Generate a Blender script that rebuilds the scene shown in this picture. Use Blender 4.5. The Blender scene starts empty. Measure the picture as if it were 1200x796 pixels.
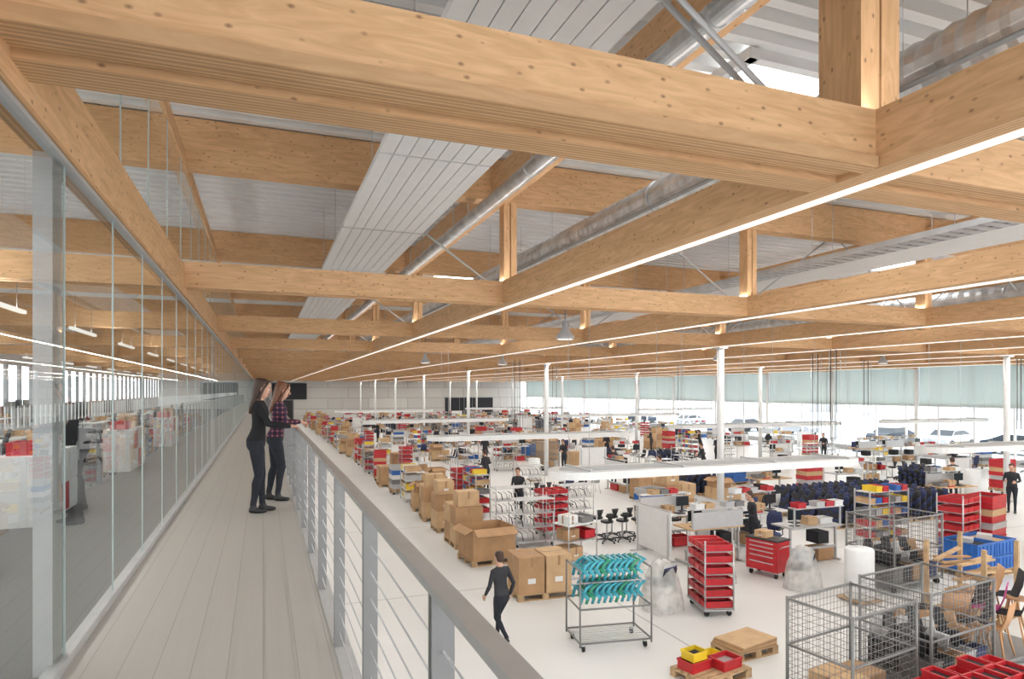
import bpy, math, random
from mathutils import Vector, Matrix
random.seed(7)
scene = bpy.context.scene
COL = scene.collection
FL = 0.0; CZ = 4.3; GZ = 2.75     # hall floor, eye height, gallery floor
LB, LT = CZ+1.40, CZ+1.77         # lower chord
UB, UT = CZ+3.05, CZ+3.72         # upper chord

# ------------------------------------------------------------ materials
def nodes(name):
    m = bpy.data.materials.new(name); m.use_nodes = True
    nt = m.node_tree
    return m, nt, nt.nodes['Principled BSDF'], nt.nodes['Material Output']
MC = {}
def mat(name, col, rough=0.5, metal=0.0, var=0.08, scale=6.0, emit=0):
    if name in MC: return MC[name]
    m, nt, b, o = nodes(name)
    tc = nt.nodes.new('ShaderNodeTexCoord'); nz = nt.nodes.new('ShaderNodeTexNoise')
    nz.inputs['Scale'].default_value = scale; nz.inputs['Detail'].default_value = 3
    cr = nt.nodes.new('ShaderNodeValToRGB')
    cr.color_ramp.elements[0].position = .3; cr.color_ramp.elements[1].position = .7
    cr.color_ramp.elements[0].color = (*[c*(1-var) for c in col], 1)
    cr.color_ramp.elements[1].color = (*[min(1, c*(1+var)) for c in col], 1)
    nt.links.new(tc.outputs['Object'], nz.inputs['Vector'])
    nt.links.new(nz.outputs['Fac'], cr.inputs['Fac'])
    nt.links.new(cr.outputs['Color'], b.inputs['Base Color'])
    b.inputs['Roughness'].default_value = rough; b.inputs['Metallic'].default_value = metal
    MC[name] = m; return m

def wood(name, axis, light, dark, knots=True, ply=False):
    m, nt, b, o = nodes(name)
    g = nt.nodes.new('ShaderNodeNewGeometry')
    mp = nt.nodes.new('ShaderNodeMapping')
    s = [12, 12, 12]; s[axis] = 1.6
    mp.inputs['Scale'].default_value = s
    nt.links.new(g.outputs['Position'], mp.inputs['Vector'])
    nz = nt.nodes.new('ShaderNodeTexNoise'); nz.inputs['Scale'].default_value = 1.0
    nz.inputs['Detail'].default_value = 6; nz.inputs['Distortion'].default_value = 2.2
    nt.links.new(mp.outputs['Vector'], nz.inputs['Vector'])
    cr = nt.nodes.new('ShaderNodeValToRGB')
    cr.color_ramp.elements[0].position = .34; cr.color_ramp.elements[1].position = .66
    cr.color_ramp.elements[0].color = (*dark, 1); cr.color_ramp.elements[1].color = (*light, 1)
    nt.links.new(nz.outputs['Fac'], cr.inputs['Fac'])
    last = cr.outputs['Color']
    if knots:
        mp2 = nt.nodes.new('ShaderNodeMapping'); s2 = [15, 15, 15]; s2[axis] = 9
        mp2.inputs['Scale'].default_value = s2
        nt.links.new(g.outputs['Position'], mp2.inputs['Vector'])
        vo = nt.nodes.new('ShaderNodeTexVoronoi'); vo.inputs['Scale'].default_value = 1
        nt.links.new(mp2.outputs['Vector'], vo.inputs['Vector'])
        kr = nt.nodes.new('ShaderNodeValToRGB')
        kr.color_ramp.elements[0].position = .05; kr.color_ramp.elements[0].color = (.8, .8, .8, 1)
        kr.color_ramp.elements[1].position = .2; kr.color_ramp.elements[1].color = (0, 0, 0, 1)
        nt.links.new(vo.outputs['Distance'], kr.inputs['Fac'])
        mx = nt.nodes.new('ShaderNodeMixRGB'); mx.inputs['Color2'].default_value = (.20, .085, .04, 1)
        nt.links.new(kr.outputs['Color'], mx.inputs['Fac']); nt.links.new(last, mx.inputs['Color1'])
        last = mx.outputs['Color']
    if ply:
        mp3 = nt.nodes.new('ShaderNodeMapping'); s3 = [190, 190, 190]; s3[axis] = 0
        mp3.inputs['Scale'].default_value = s3
        nt.links.new(g.outputs['Position'], mp3.inputs['Vector'])
        sep = nt.nodes.new('ShaderNodeSeparateXYZ'); nt.links.new(mp3.outputs['Vector'], sep.inputs[0])
        sn = nt.nodes.new('ShaderNodeMath'); sn.operation = 'SINE'
        nt.links.new(sep.outputs[1 if axis == 0 else 0], sn.inputs[0])
        ad = nt.nodes.new('ShaderNodeMath'); ad.operation = 'MULTIPLY_ADD'
        ad.inputs[1].default_value = .3; ad.inputs[2].default_value = .3
        nt.links.new(sn.outputs[0], ad.inputs[0])
        mx = nt.nodes.new('ShaderNodeMixRGB'); mx.inputs['Color2'].default_value = (.26, .13, .06, 1)
        nt.links.new(ad.outputs[0], mx.inputs['Fac']); nt.links.new(last, mx.inputs['Color1'])
        last = mx.outputs['Color']
    nt.links.new(last, b.inputs['Base Color']); b.inputs['Roughness'].default_value = .7
    return m
WL, WD = (.77, .475, .25), (.62, .36, .175)
wood_x = wood('spruce_ply_x', 0, WL, WD); wood_y = wood('spruce_ply_y', 1, WL, WD)
wood_z = wood('spruce_ply_z', 2, WL, WD)
ply_x = wood('ply_edge_x', 0, (.72, .45, .235), (.60, .36, .175), False, True)
ply_y = wood('ply_edge_y', 1, (.72, .45, .235), (.60, .36, .175), False, True)

def emis(name, col, s):
    m, nt, b, o = nodes(name)
    e = nt.nodes.new('ShaderNodeEmission'); e.inputs['Color'].default_value = (*col, 1); e.inputs['Strength'].default_value = s
    nt.links.new(e.outputs[0], o.inputs['Surface']); return m
led = emis('led_diffuser', (1, .95, .86), 1.3)
skyl = emis('skylight_opal', (.95, .98, 1), 8)
def glassmat(name, tint, ior):
    m, nt, b, o = nodes(name)
    t = nt.nodes.new('ShaderNodeBsdfTransparent'); t.inputs['Color'].default_value = (*tint, 1)
    g = nt.nodes.new('ShaderNodeBsdfGlossy'); g.inputs['Roughness'].default_value = 0.0
    g.inputs['Color'].default_value = (.95, .98, .97, 1)
    f = nt.nodes.new('ShaderNodeFresnel'); f.inputs['IOR'].default_value = ior
    mx = nt.nodes.new('ShaderNodeMixShader')
    nt.links.new(f.outputs[0], mx.inputs[0]); nt.links.new(t.outputs[0], mx.inputs[1]); nt.links.new(g.outputs[0], mx.inputs[2])
    nt.links.new(mx.outputs[0], o.inputs['Surface']); return m
glass = glassmat('partition_glass', (.91, .955, .955), 1.72)
wglass = glassmat('window_glass', (.97, .99, .99), 1.2)
def blind():
    m, nt, b, o = nodes('pale_teal_blind')
    d = nt.nodes.new('ShaderNodeBsdfDiffuse'); t = nt.nodes.new('ShaderNodeBsdfTranslucent')
    g = nt.nodes.new('ShaderNodeNewGeometry'); nz = nt.nodes.new('ShaderNodeTexNoise'); nz.inputs['Scale'].default_value = .4
    cr = nt.nodes.new('ShaderNodeValToRGB')
    cr.color_ramp.elements[0].color = (.66, .73, .72, 1); cr.color_ramp.elements[1].color = (.75, .81, .80, 1)
    nt.links.new(g.outputs['Position'], nz.inputs['Vector']); nt.links.new(nz.outputs['Fac'], cr.inputs['Fac'])
    nt.links.new(cr.outputs[0], d.inputs[0]); nt.links.new(cr.outputs[0], t.inputs[0])
    mx = nt.nodes.new('ShaderNodeMixShader'); mx.inputs[0].default_value = .38
    nt.links.new(d.outputs[0], mx.inputs[1]); nt.links.new(t.outputs[0], mx.inputs[2]); nt.links.new(mx.outputs[0], o.inputs['Surface'])
    return m
blindm = blind()
def deckboards():
    m, nt, b, o = nodes('walkway_boards')
    g = nt.nodes.new('ShaderNodeNewGeometry'); mp = nt.nodes.new('ShaderNodeMapping')
    mp.inputs['Rotation'].default_value = (0, 0, math.radians(90))
    br = nt.nodes.new('ShaderNodeTexBrick')
    nt.links.new(g.outputs['Position'], mp.inputs['Vector']); nt.links.new(mp.outputs[0], br.inputs['Vector'])
    br.inputs['Color1'].default_value = (.465, .44, .405, 1); br.inputs['Color2'].default_value = (.49, .465, .43, 1)
    br.inputs['Mortar'].default_value = (.34, .32, .295, 1)
    br.inputs['Scale'].default_value = 1; br.inputs['Mortar Size'].default_value = .003
    br.inputs['Brick Width'].default_value = 60; br.inputs['Row Height'].default_value = .185
    mp2 = nt.nodes.new('ShaderNodeMapping'); mp2.inputs['Scale'].default_value = (50, 1.2, 1)
    nt.links.new(g.outputs['Position'], mp2.inputs['Vector'])
    nz = nt.nodes.new('ShaderNodeTexNoise'); nz.inputs['Scale'].default_value = 1; nt.links.new(mp2.outputs[0], nz.inputs['Vector'])
    cr = nt.nodes.new('ShaderNodeValToRGB'); cr.color_ramp.elements[0].color = (.94, .94, .94, 1); cr.color_ramp.elements[1].color = (1.03, 1.03, 1.03, 1)
    nt.links.new(nz.outputs['Fac'], cr.inputs['Fac'])
    mx = nt.nodes.new('ShaderNodeMixRGB'); mx.blend_type = 'MULTIPLY'; mx.inputs['Fac'].default_value = 1
    nt.links.new(br.outputs['Color'], mx.inputs['Color1']); nt.links.new(cr.outputs[0], mx.inputs['Color2'])
    nt.links.new(mx.outputs[0], b.inputs['Base Color']); b.inputs['Roughness'].default_value = .42
    return m
boards = deckboards()
def hallfloor():
    m, nt, b, o = nodes('pale_screed_floor')
    g = nt.nodes.new('ShaderNodeNewGeometry')
    nz = nt.nodes.new('ShaderNodeTexNoise'); nz.inputs['Scale'].default_value = .5; nz.inputs['Detail'].default_value = 6
    nt.links.new(g.outputs['Position'], nz.inputs['Vector'])
    cr = nt.nodes.new('ShaderNodeValToRGB'); cr.color_ramp.elements[0].color = (.64, .63, .61, 1); cr.color_ramp.elements[1].color = (.74, .73, .71, 1)
    nt.links.new(nz.outputs['Fac'], cr.inputs['Fac'])
    br = nt.nodes.new('ShaderNodeTexBrick'); br.offset = 0
    br.inputs['Scale'].default_value = 1; br.inputs['Brick Width'].default_value = 6.7; br.inputs['Row Height'].default_value = 6.7
    br.inputs['Mortar Size'].default_value = .02; br.inputs['Color1'].default_value = (1, 1, 1, 1); br.inputs['Color2'].default_value = (1, 1, 1, 1)
    br.inputs['Mortar'].default_value = (.6, .6, .6, 1)
    nt.links.new(g.outputs['Position'], br.inputs['Vector'])
    mx = nt.nodes.new('ShaderNodeMixRGB'); mx.blend_type = 'MULTIPLY'; mx.inputs['Fac'].default_value = 1
    nt.links.new(cr.outputs[0], mx.inputs['Color1']); nt.links.new(br.outputs['Color'], mx.inputs['Color2'])
    nt.links.new(mx.outputs[0], b.inputs['Base Color']); b.inputs['Roughness'].default_value = .38
    return m
floorm = hallfloor()
def concrete():
    m, nt, b, o = nodes('concrete_panels')
    g = nt.nodes.new('ShaderNodeNewGeometry'); mp = nt.nodes.new('ShaderNodeMapping')
    mp.inputs['Rotation'].default_value = (math.radians(90), 0, 0)
    br = nt.nodes.new('ShaderNodeTexBrick'); nt.links.new(g.outputs['Position'], mp.inputs[0]); nt.links.new(mp.outputs[0], br.inputs['Vector'])
    br.inputs['Scale'].default_value = 1; br.inputs['Brick Width'].default_value = 6; br.inputs['Row Height'].default_value = 1.6
    br.inputs['Mortar Size'].default_value = .05
    br.inputs['Color1'].default_value = (.62, .60, .56, 1); br.inputs['Color2'].default_value = (.54, .52, .49, 1); br.inputs['Mortar'].default_value = (.38, .37, .35, 1)
    nt.links.new(br.outputs['Color'], b.inputs['Base Color']); b.inputs['Roughness'].default_value = .8
    return m
concm = concrete()
def plaid():
    m, nt, b, o = nodes('plaid_flannel')
    tc = nt.nodes.new('ShaderNodeTexCoord')
    sep = nt.nodes.new('ShaderNodeSeparateXYZ'); nt.links.new(tc.outputs['Object'], sep.inputs[0])
    outs = []
    for i, fr in ((1, 95), (2, 95)):
        mu = nt.nodes.new('ShaderNodeMath'); mu.operation = 'MULTIPLY'; mu.inputs[1].default_value = fr
        s = nt.nodes.new('ShaderNodeMath'); s.operation = 'SINE'
        gt = nt.nodes.new('ShaderNodeMath'); gt.operation = 'GREATER_THAN'; gt.inputs[1].default_value = .45
        nt.links.new(sep.outputs[i], mu.inputs[0]); nt.links.new(mu.outputs[0], s.inputs[0]); nt.links.new(s.outputs[0], gt.inputs[0]); outs.append(gt)
    ad = nt.nodes.new('ShaderNodeMath'); ad.operation = 'ADD'
    nt.links.new(outs[0].outputs[0], ad.inputs[0]); nt.links.new(outs[1].outputs[0], ad.inputs[1])
    hv = nt.nodes.new('ShaderNodeMath'); hv.operation = 'MULTIPLY'; hv.inputs[1].default_value = .5; nt.links.new(ad.outputs[0], hv.inputs[0])
    cr = nt.nodes.new('ShaderNodeValToRGB')
    cr.color_ramp.elements[0].color = (.012, .012, .03, 1); cr.color_ramp.elements[1].color = (.30, .12, .15, 1)
    e = cr.color_ramp.elements.new(.5); e.color = (.09, .02, .045, 1)
    nt.links.new(hv.outputs[0], cr.inputs[0]); nt.links.new(cr.outputs[0], b.inputs['Base Color']); b.inputs['Roughness'].default_value = .9
    return m
plaidm = plaid()
def film():
    m, nt, b, o = nodes('plastic_film')
    b.inputs['Base Color'].default_value = (.72, .71, .67, 1); b.inputs['Roughness'].default_value = .3
    t = nt.nodes.new('ShaderNodeBsdfTransparent'); mx = nt.nodes.new('ShaderNodeMixShader')
    tc = nt.nodes.new('ShaderNodeTexCoord'); nz = nt.nodes.new('ShaderNodeTexNoise'); nz.inputs['Scale'].default_value = 5
    nt.links.new(tc.outputs['Object'], nz.inputs['Vector'])
    cr = nt.nodes.new('ShaderNodeValToRGB'); cr.color_ramp.elements[0].position = .3; cr.color_ramp.elements[1].position = .7
    cr.color_ramp.elements[0].color = (.35, .35, .35, 1); cr.color_ramp.elements[1].color = (.6, .6, .6, 1)
    nt.links.new(nz.outputs['Fac'], cr.inputs[0]); nt.links.new(cr.outputs[0], mx.inputs[0])
    nt.links.new(t.outputs[0], mx.inputs[1]); nt.links.new(b.outputs[0], mx.inputs[2]); nt.links.new(mx.outputs[0], o.inputs['Surface'])
    return m
filmm = film()

steel = mat('galvanised_steel', (.55, .56, .57), .4, .7, .12, 3)
grey = mat('grey_painted_steel', (.22, .215, .21), .45, .3, .05)
railm = mat('rail_grey_steel', (.40, .39, .38), .4, .4, .05)
lgrey = mat('light_grey_metal', (.50, .50, .50), .45, .2, .05)
ringm = mat('fixture_grey', (.46, .46, .45), .5, .1, .03)
white = mat('white_laminate', (.76, .76, .75), .45, 0, .03)
whitep = mat('white_panel', (.78, .78, .775), .6, 0, .02)
decks = mat('white_trapezoid_steel', (.78, .78, .77), .5, 0, .03, 1)
card = mat('cardboard', (.42, .25, .13), .85, 0, .1, 4)
card2 = mat('cardboard_light', (.54, .36, .20), .85, 0, .1, 4)
tape = mat('packing_tape', (.33, .19, .09), .3, 0, .03)
pwood = mat('pallet_pine', (.46, .31, .17), .8, 0, .2, 8)
red = mat('red_plastic', (.50, .02, .028), .38, 0, .12)
yellow = mat('yellow_plastic', (.80, .56, .03), .4, 0, .05)
blue = mat('blue_plastic', (.03, .13, .42), .4, 0, .08)
green = mat('green_plastic', (.03, .27, .15), .4, 0, .08)
teal = mat('teal_plastic', (.05, .34, .42), .35, 0, .15)
navy = mat('navy_fabric', (.035, .045, .11), .9, 0, .1)
black = mat('black_plastic', (.018, .018, .02), .45, 0, .1)
dark = mat('dark_fabric', (.03, .03, .035), .9, 0, .15)
rubber = mat('rubber', (.02, .02, .02), .8, 0, .05)
carpet = mat('dark_carpet', (.13, .13, .135), .95, 0, .12, 40)
screen = mat('screen_black', (.02, .025, .03), .15, 0, .05)
denim = mat('dark_denim', (.018, .02, .028), .9, 0, .15, 20)
blackknit = mat('black_knit', (.012, .012, .014), .95, 0, .15, 30)
skin = mat('skin', (.60, .34, .24), .5, 0, .04)
hair1 = mat('dark_brown_hair', (.05, .023, .013), .5, 0, .35, 40)
hair2 = mat('chestnut_hair', (.16, .06, .025), .45, 0, .35, 40)
eyew = mat('eye_white', (.8, .8, .78), .2); lipm = mat('lip', (.42, .13, .12), .5)
asphalt = mat('asphalt_yard', (.62, .62, .62), .9, 0, .1, .3)
paint1 = mat('silver_car_paint', (.45, .46, .48), .25, .6); paint2 = mat('dark_car_paint', (.05, .06, .08), .25, .4)
magenta = mat('magenta_plastic', (.55, .05, .25), .4)

# ------------------------------------------------------------ mesh builder
class MB:
    def __init__(s): s.v = []; s.f = []; s.m = []; s.s = []; s.mats = []
    def mi(s, m):
        if m not in s.mats: s.mats.append(m)
        return s.mats.index(m)
    def box(s, cx, cy, cz, sx, sy, sz, m, rz=0, rx=0, ry=0):
        i = len(s.v); k = s.mi(m)
        R = Matrix.Rotation(rz, 3, 'Z') @ Matrix.Rotation(ry, 3, 'Y') @ Matrix.Rotation(rx, 3, 'X') if (rz or rx or ry) else None
        for dx in (-.5, .5):
            for dy in (-.5, .5):
                for dz in (-.5, .5):
                    p = Vector((dx*sx, dy*sy, dz*sz))
                    if R: p = R @ p
                    s.v.append((cx+p.x, cy+p.y, cz+p.z))
        for q in ((0, 1, 3, 2), (4, 6, 7, 5), (0, 4, 5, 1), (2, 3, 7, 6), (0, 2, 6, 4), (1, 5, 7, 3)):
            s.f.append(tuple(i+a for a in q)); s.m.append(k); s.s.append(False)
    def b2(s, x0, x1, y0, y1, z0, z1, m): s.box((x0+x1)/2, (y0+y1)/2, (z0+z1)/2, x1-x0, y1-y0, z1-z0, m)
    def quad(s, pts, m):
        i = len(s.v); s.v += [tuple(p) for p in pts]; s.f.append(tuple(range(i, i+len(pts)))); s.m.append(s.mi(m)); s.s.append(False)
    def tube(s, pts, rad, m, n=8, up=None, cap=True, smooth=True):
        pts = [Vector(p) for p in pts]; k = s.mi(m); N = len(pts)
        if not isinstance(rad, list): rad = [rad]*N
        ov = (pts[-1]-pts[0]).normalized() if (pts[-1]-pts[0]).length > 1e-6 else Vector((0, 0, 1))
        if up is None: up = (0, 1, 0) if abs(ov.z) > .75 else (0, 0, 1)
        up = Vector(up); base = len(s.v)
        for i, p in enumerate(pts):
            t = (pts[min(i+1, N-1)]-pts[max(i-1, 0)])
            t = t.normalized() if t.length > 1e-7 else ov
            side = up.cross(t)
            if side.length < .05: side = Vector((1, 0, 0))
            side.normalize(); nr = t.cross(side)
            a, b = rad[i] if isinstance(rad[i], tuple) else (rad[i], rad[i])
            for j in range(n):
                an = 2*math.pi*j/n
                q = p+side*a*math.cos(an)+nr*b*math.sin(an); s.v.append(tuple(q))
        for i in range(N-1):
            for j in range(n):
                a = base+i*n+j; b = base+i*n+(j+1) % n
                s.f.append((a, b, b+n, a+n)); s.m.append(k); s.s.append(smooth)
        if cap:
            s.f.append(tuple(base+j for j in range(n))[::-1]); s.m.append(k); s.s.append(False)
            s.f.append(tuple(base+(N-1)*n+j for j in range(n))); s.m.append(k); s.s.append(False)
    def cyl(s, x, y, z0, z1, r, m, n=12): s.tube([(x, y, z0), (x, y, z1)], r, m, n)
    def ball(s, c, r, m, n=10):
        if not isinstance(r, tuple): r = (r, r, r)
        pts = []; rr = []
        for i in range(n+1):
            a = math.pi*i/n-math.pi/2
            pts.append((c[0], c[1], c[2]+r[2]*math.sin(a))); rr.append((max(r[0]*math.cos(a), 1e-4), max(r[1]*math.cos(a), 1e-4)))
        s.tube(pts, rr, m, n+2, up=(0, 1, 0))
    def merge(s, o, M=None):
        i = len(s.v)
        s.v += [tuple(M @ Vector(p)) if M else p for p in o.v]
        for f, k, sm in zip(o.f, o.m, o.s):
            s.f.append(tuple(a+i for a in f)); s.m.append(s.mi(o.mats[k])); s.s.append(sm)
    def mesh(s, name):
        me = bpy.data.meshes.new(name); me.from_pydata(s.v, [], s.f)
        for m in s.mats: me.materials.append(m)
        me.polygons.foreach_set('material_index', s.m); me.polygons.foreach_set('use_smooth', s.s); me.update()
        return me
def put(name, me, loc=(0, 0, 0), rz=0, sc=1):
    if isinstance(me, MB): me = me.mesh(name)
    o = bpy.data.objects.new(name, me); o.location = loc; o.rotation_euler = (0, 0, rz); o.scale = (sc, sc, sc)
    COL.objects.link(o); return o

# ------------------------------------------------------------ shell
XW = 40.0; YE = 100.0; YS = -7.0; XO = -10.0
b = MB(); b.b2(0.45, XW, YS, YE, -.2, 0, floorm); put('floor', b)
b = MB(); b.b2(XO, .48, YS, YE, GZ-.3, GZ-.02, lgrey)
b.b2(-1.03, .40, YS, YE, GZ-.02, GZ, boards)
b.b2(.40, .49, YS, YE, GZ-.32, GZ+.012, lgrey); put('gallery_floor', b)
b = MB(); b.b2(XO, -1.09, YS, YE, GZ-.02, GZ+.002, carpet); put('office_floor', b)
b = MB(); b.b2(.3, .45, YS, YE, 0, GZ-.32, whitep); put('wall_below_gallery', b)
# roof deck, trapezoid ribs along X
b = MB(); k = b.mi(decks); y = YS; pts = []
while y < YE:
    pts += [(y, 0), (y+.13, 0), (y+.16, .15), (y+.29, .15)]; y += .32
for (y, z) in pts: b.v.append((XO, y, UT+z)); b.v.append((XW+.5, y, UT+z))
for i in range(len(pts)-1): b.f.append((2*i, 2*i+2, 2*i+3, 2*i+1)); b.m.append(k); b.s.append(False)
b.b2(XO, XW+.5, YS, YE, UT+.18, UT+.4, whitep); put('ceiling', b)
# end wall
b = MB(); b.b2(XO, XW, YE, YE+.3, 0, UT+.2, concm)
put('wall_back', b)
b = MB()
b.b2(1.2, 4.2, YE-.12, YE, 0, 3.0, grey); b.b2(1.35, 2.65, YE-.16, YE-.1, .05, 2.9, black); b.b2(2.75, 4.05, YE-.16, YE-.1, .05, 2.9, black)
b.b2(1.2, 6.0, YE-.12, YE, 3.0, 5.4, dark)
put('door_1', b)
b = MB(); b.b2(27, 35, YE-.12, YE, 0, 3.2, dark); b.b2(26.8, 35.2, YE-.15, YE-.02, 3.2, 3.4, lgrey); put('door_2', b)
b = MB(); b.b2(1.5, 5.5, YE-.2, YE, 5.5, 7.4, whitep); b.b2(1.5, 5.5, YE-.22, YE-.18, 5.42, 5.5, grey); put('wall_sign_panel', b)
b = MB(); b.b2(-8, -1.2, 60, 60.2, GZ, UT, whitep); put('wall_office_end', b)
# right window wall
b = MB()
b.b2(XW-.05, XW+.2, YS, YE, 0, .35, lgrey); b.b2(XW-.05, XW+.2, YS, YE, 3.35, 3.5, white)
b.b2(XW-.05, XW+.2, YS, YE, 6.2, UT+.2, whitep)
y = 3.25
while y < YE: b.b2(XW-.25, XW+.05, y-.12, y+.12, 0, UT, white); y += 6.7
y = YS
while y < YE: b.b2(XW-.02, XW+.12, y-.04, y+.04, 0.3, 6.3, white); y += 2.233
put('wall_right', b)
b = MB(); b.quad([(XW+.06, YE, .35), (XW+.06, YS, .35), (XW+.06, YS, 6.2), (XW+.06, YE, 6.2)], wglass); put('window_1', b)
b = MB()
y = 3.25-6.7*1
while y < YE-6:
    low = .35 if y < 23 else 3.3
    b.b2(XW-.1, XW-.08, y+.14, y+6.56, low, 6.25, blindm); b.tube([(XW-.09, y+.14, low), (XW-.09, y+6.56, low)], .03, white, 6); y += 6.7
put('roller_blinds', b)
# office outer wall
b = MB(); b.b2(XO-.2, XO, YS, YE, 0, GZ+.9, mat('brick_red_panel', (.30, .13, .09), .8)); b.b2(XO-.2, XO, YS, YE, 5.4, UT+.2, whitep)
y = YS
while y < YE: b.b2(XO-.15, XO, y-.08, y+.08, GZ+.9, 5.4, grey); y += 1.6
put('wall_left', b)
# near end wall (behind camera): parapet + header with big glazing
b = MB(); b.b2(XO, XW, YS-.2, YS, 0, .5, whitep); b.b2(XO, XW, YS-.2, YS, UT-.3, UT+.3, whitep)
x = XO
while x < XW: b.b2(x-.06, x+.06, YS-.15, YS, .5, UT-.3, white); x += 2.5
put('wall_front', b)
# outside
b = MB(); b.quad([(-150, -150, -.25), (250, -150, -.25), (250, 250, -.25), (-150, 250, -.25)], asphalt); put('yard_ground', b)
b = MB()
for i in range(6): b.b2(110, 120, 10+i*24, 28+i*24, -.2, 5+1*(i % 3), whitep if i % 2 else lgrey)
put('neighbouring_building', b)

# ------------------------------------------------------------ timber structure
LX = [3.75, 8.65, 13.4, 18.0, 22.5, 27.0, 31.5, 36.0]
TY = [3.25+6.7*i for i in range(15)]
for i, x in enumerate(LX):
    b = MB()
    b.b2(x-.15, x-.05, YS, YE, LB, LT, wood_y); b.b2(x+.05, x+.15, YS, YE, LB, LT, wood_y)
    b.b2(x-.05, x+.05, YS, YE, LB+.03, LT-.02, ply_y)
    b.b2(x-.149, x+.149, YS, YE, LB-.004, LB+.0, ply_y)
    put('longitudinal_beam', b)
    b = MB(); b.b2(x+.02, x+.065, YS, YE-.3, LB-.03, LB-.004, led)
    put('led_light_strip', b)
for i, y in enumerate(TY):
    b = MB()
    if i == 0:
        b.b2(XO, XW-.3, y-.26, y-.16, LB+.0, LT, wood_x); b.b2(XO, XW-.3, y-.14, y+.02, LB+.04, LT-.03, wood_x)
        b.b2(XO, XW-.3, y+.04, y+.27, LB+.0, LT-.04, wood_x)
        b.b2(XO, XW-.3, y-.26, y-.16, LB-.003, LB, ply_x); b.b2(XO, XW-.3, y+.04, y+.27, LB-.003, LB, ply_x)
        b.b2(XO, XW-.3, y-.14, y+.02, LB+.037, LB+.04, ply_x)
        b.b2(XO, 3.59, y-.29, y-.26, LB, LB+.07, ply_x)
    else:
        b.b2(XO, XW-.3, y-.16, y-.04, LB+.005, LT-.01, wood_x); b.b2(XO, XW-.3, y+.04, y+.16, LB+.005, LT-.01, wood_x)
        b.b2(XO, XW-.3, y-.04, y+.04, LB+.03, LT-.03, ply_x)
    put('transverse_beam', b)
    b = MB(); b.b2(XO, XW-.3, y-.14, y+.14, UB, UT, wood_x); put('roof_beam', b)
# posts and braces
for j, y in enumerate(TY):
    b = MB()
    for x in LX:
        w = .17 if j == 0 else .11
        b.b2(x-w, x-.01, y-w, y+w, LT, UB, wood_z); b.b2(x+.01, x+w, y-w, y+w, LT, UB, wood_z)
    put('king_posts', b)
    b = MB()
    for x in LX:
        for sg in (-1, 1):
            for dy in (-.0, .1) if j == 0 else (0,):
                b.tube([(x+sg*.25, y+.2+dy, LT), (x+sg*2.2, y+.2+dy, UB+.05)], (.03, .012) if j == 0 else (.018, .018), lgrey, 6, up=(0, 1, 0))
    put('steel_brace_rods', b)
for x, in ((3.55,), (13.4,), (22.5,), (31.5,)):
    b = MB(); b.b2(x-.13, x+.13, YS, YE, UB-.02, UB+.45, wood_y); put('roof_beam', b)
b = MB(); b.b2(-1.17, -.99, YS, YE, CZ+1.30, CZ+1.70, wood_y); b.b2(-1.16, -1.0, YS, YE, CZ+1.296, CZ+1.30, ply_y); put('partition_header_beam', b)
b = MB(); b.b2(-1.15, -.98, YS, YE, UB-.02, UB+.18, wood_y); put('partition_roof_beam', b)
for x in (-5.5,):
    b = MB(); b.b2(x-.15, x+.15, YS, YE, LB, LT, wood_y); put('longitudinal_beam', b)
b = MB()
for x in (-3.2, -7.5):
    for i in range(14): b.b2(x-.03, x+.03, 1+i*4.2, 2.8+i*4.2, LB-.3, LB-.25, led); b.cyl(x, 1.3+i*4.2, LB-.25, LT, .004, grey, 4); b.cyl(x, 2.5+i*4.2, LB-.25, LT, .004, grey, 4)
put('office_pendant_lights', b)
# columns
for x in (13.4, 27.0):
    for k in range(7):
        y = 16.65+13.4*k
        if y > YE-2: continue
        b = MB(); b.tube([(0, 0, 0), (0, 0, LB-.045)], .11, white, 16); b.box(0, 0, .015, .4, .4, .03, lgrey); b.box(0, 0, LB-.06, .34, .34, .04, white)
        put('steel_column', b, (x, y, 0))
# radiant ceiling panels
b = MB(); z = CZ+2.33
for i in range(16):
    y0 = -6+i*6.2
    for j in range(8):
        xx = 1.06+j*.145; b.b2(xx, xx+.136, y0, y0+6.17, z, z+.03, whitep)
    b.b2(1.06, 2.21, y0, y0+6.17, z+.022, z+.06, whitep)
    b.b2(1.05, 2.22, y0+3.05, y0+3.1, z-.004, z+.04, lgrey)
    for yy in (y0+1, y0+5):
        for xx in (1.15, 2.1): b.cyl(xx, yy, z, UT, .005, steel, 4)
put('radiant_ceiling_panel', b)
for xx in (11.2, 20.2, 29.3):
    b = MB(); z = CZ+2.5
    for j in range(8): b.b2(xx-.6+j*.145, xx-.6+j*.145+.132, -2, 92, z, z+.03, whitep)
    b.b2(xx-.6, xx+.55, -2, 92, z+.022, z+.06, whitep); put('radiant_ceiling_panel', b)
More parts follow.
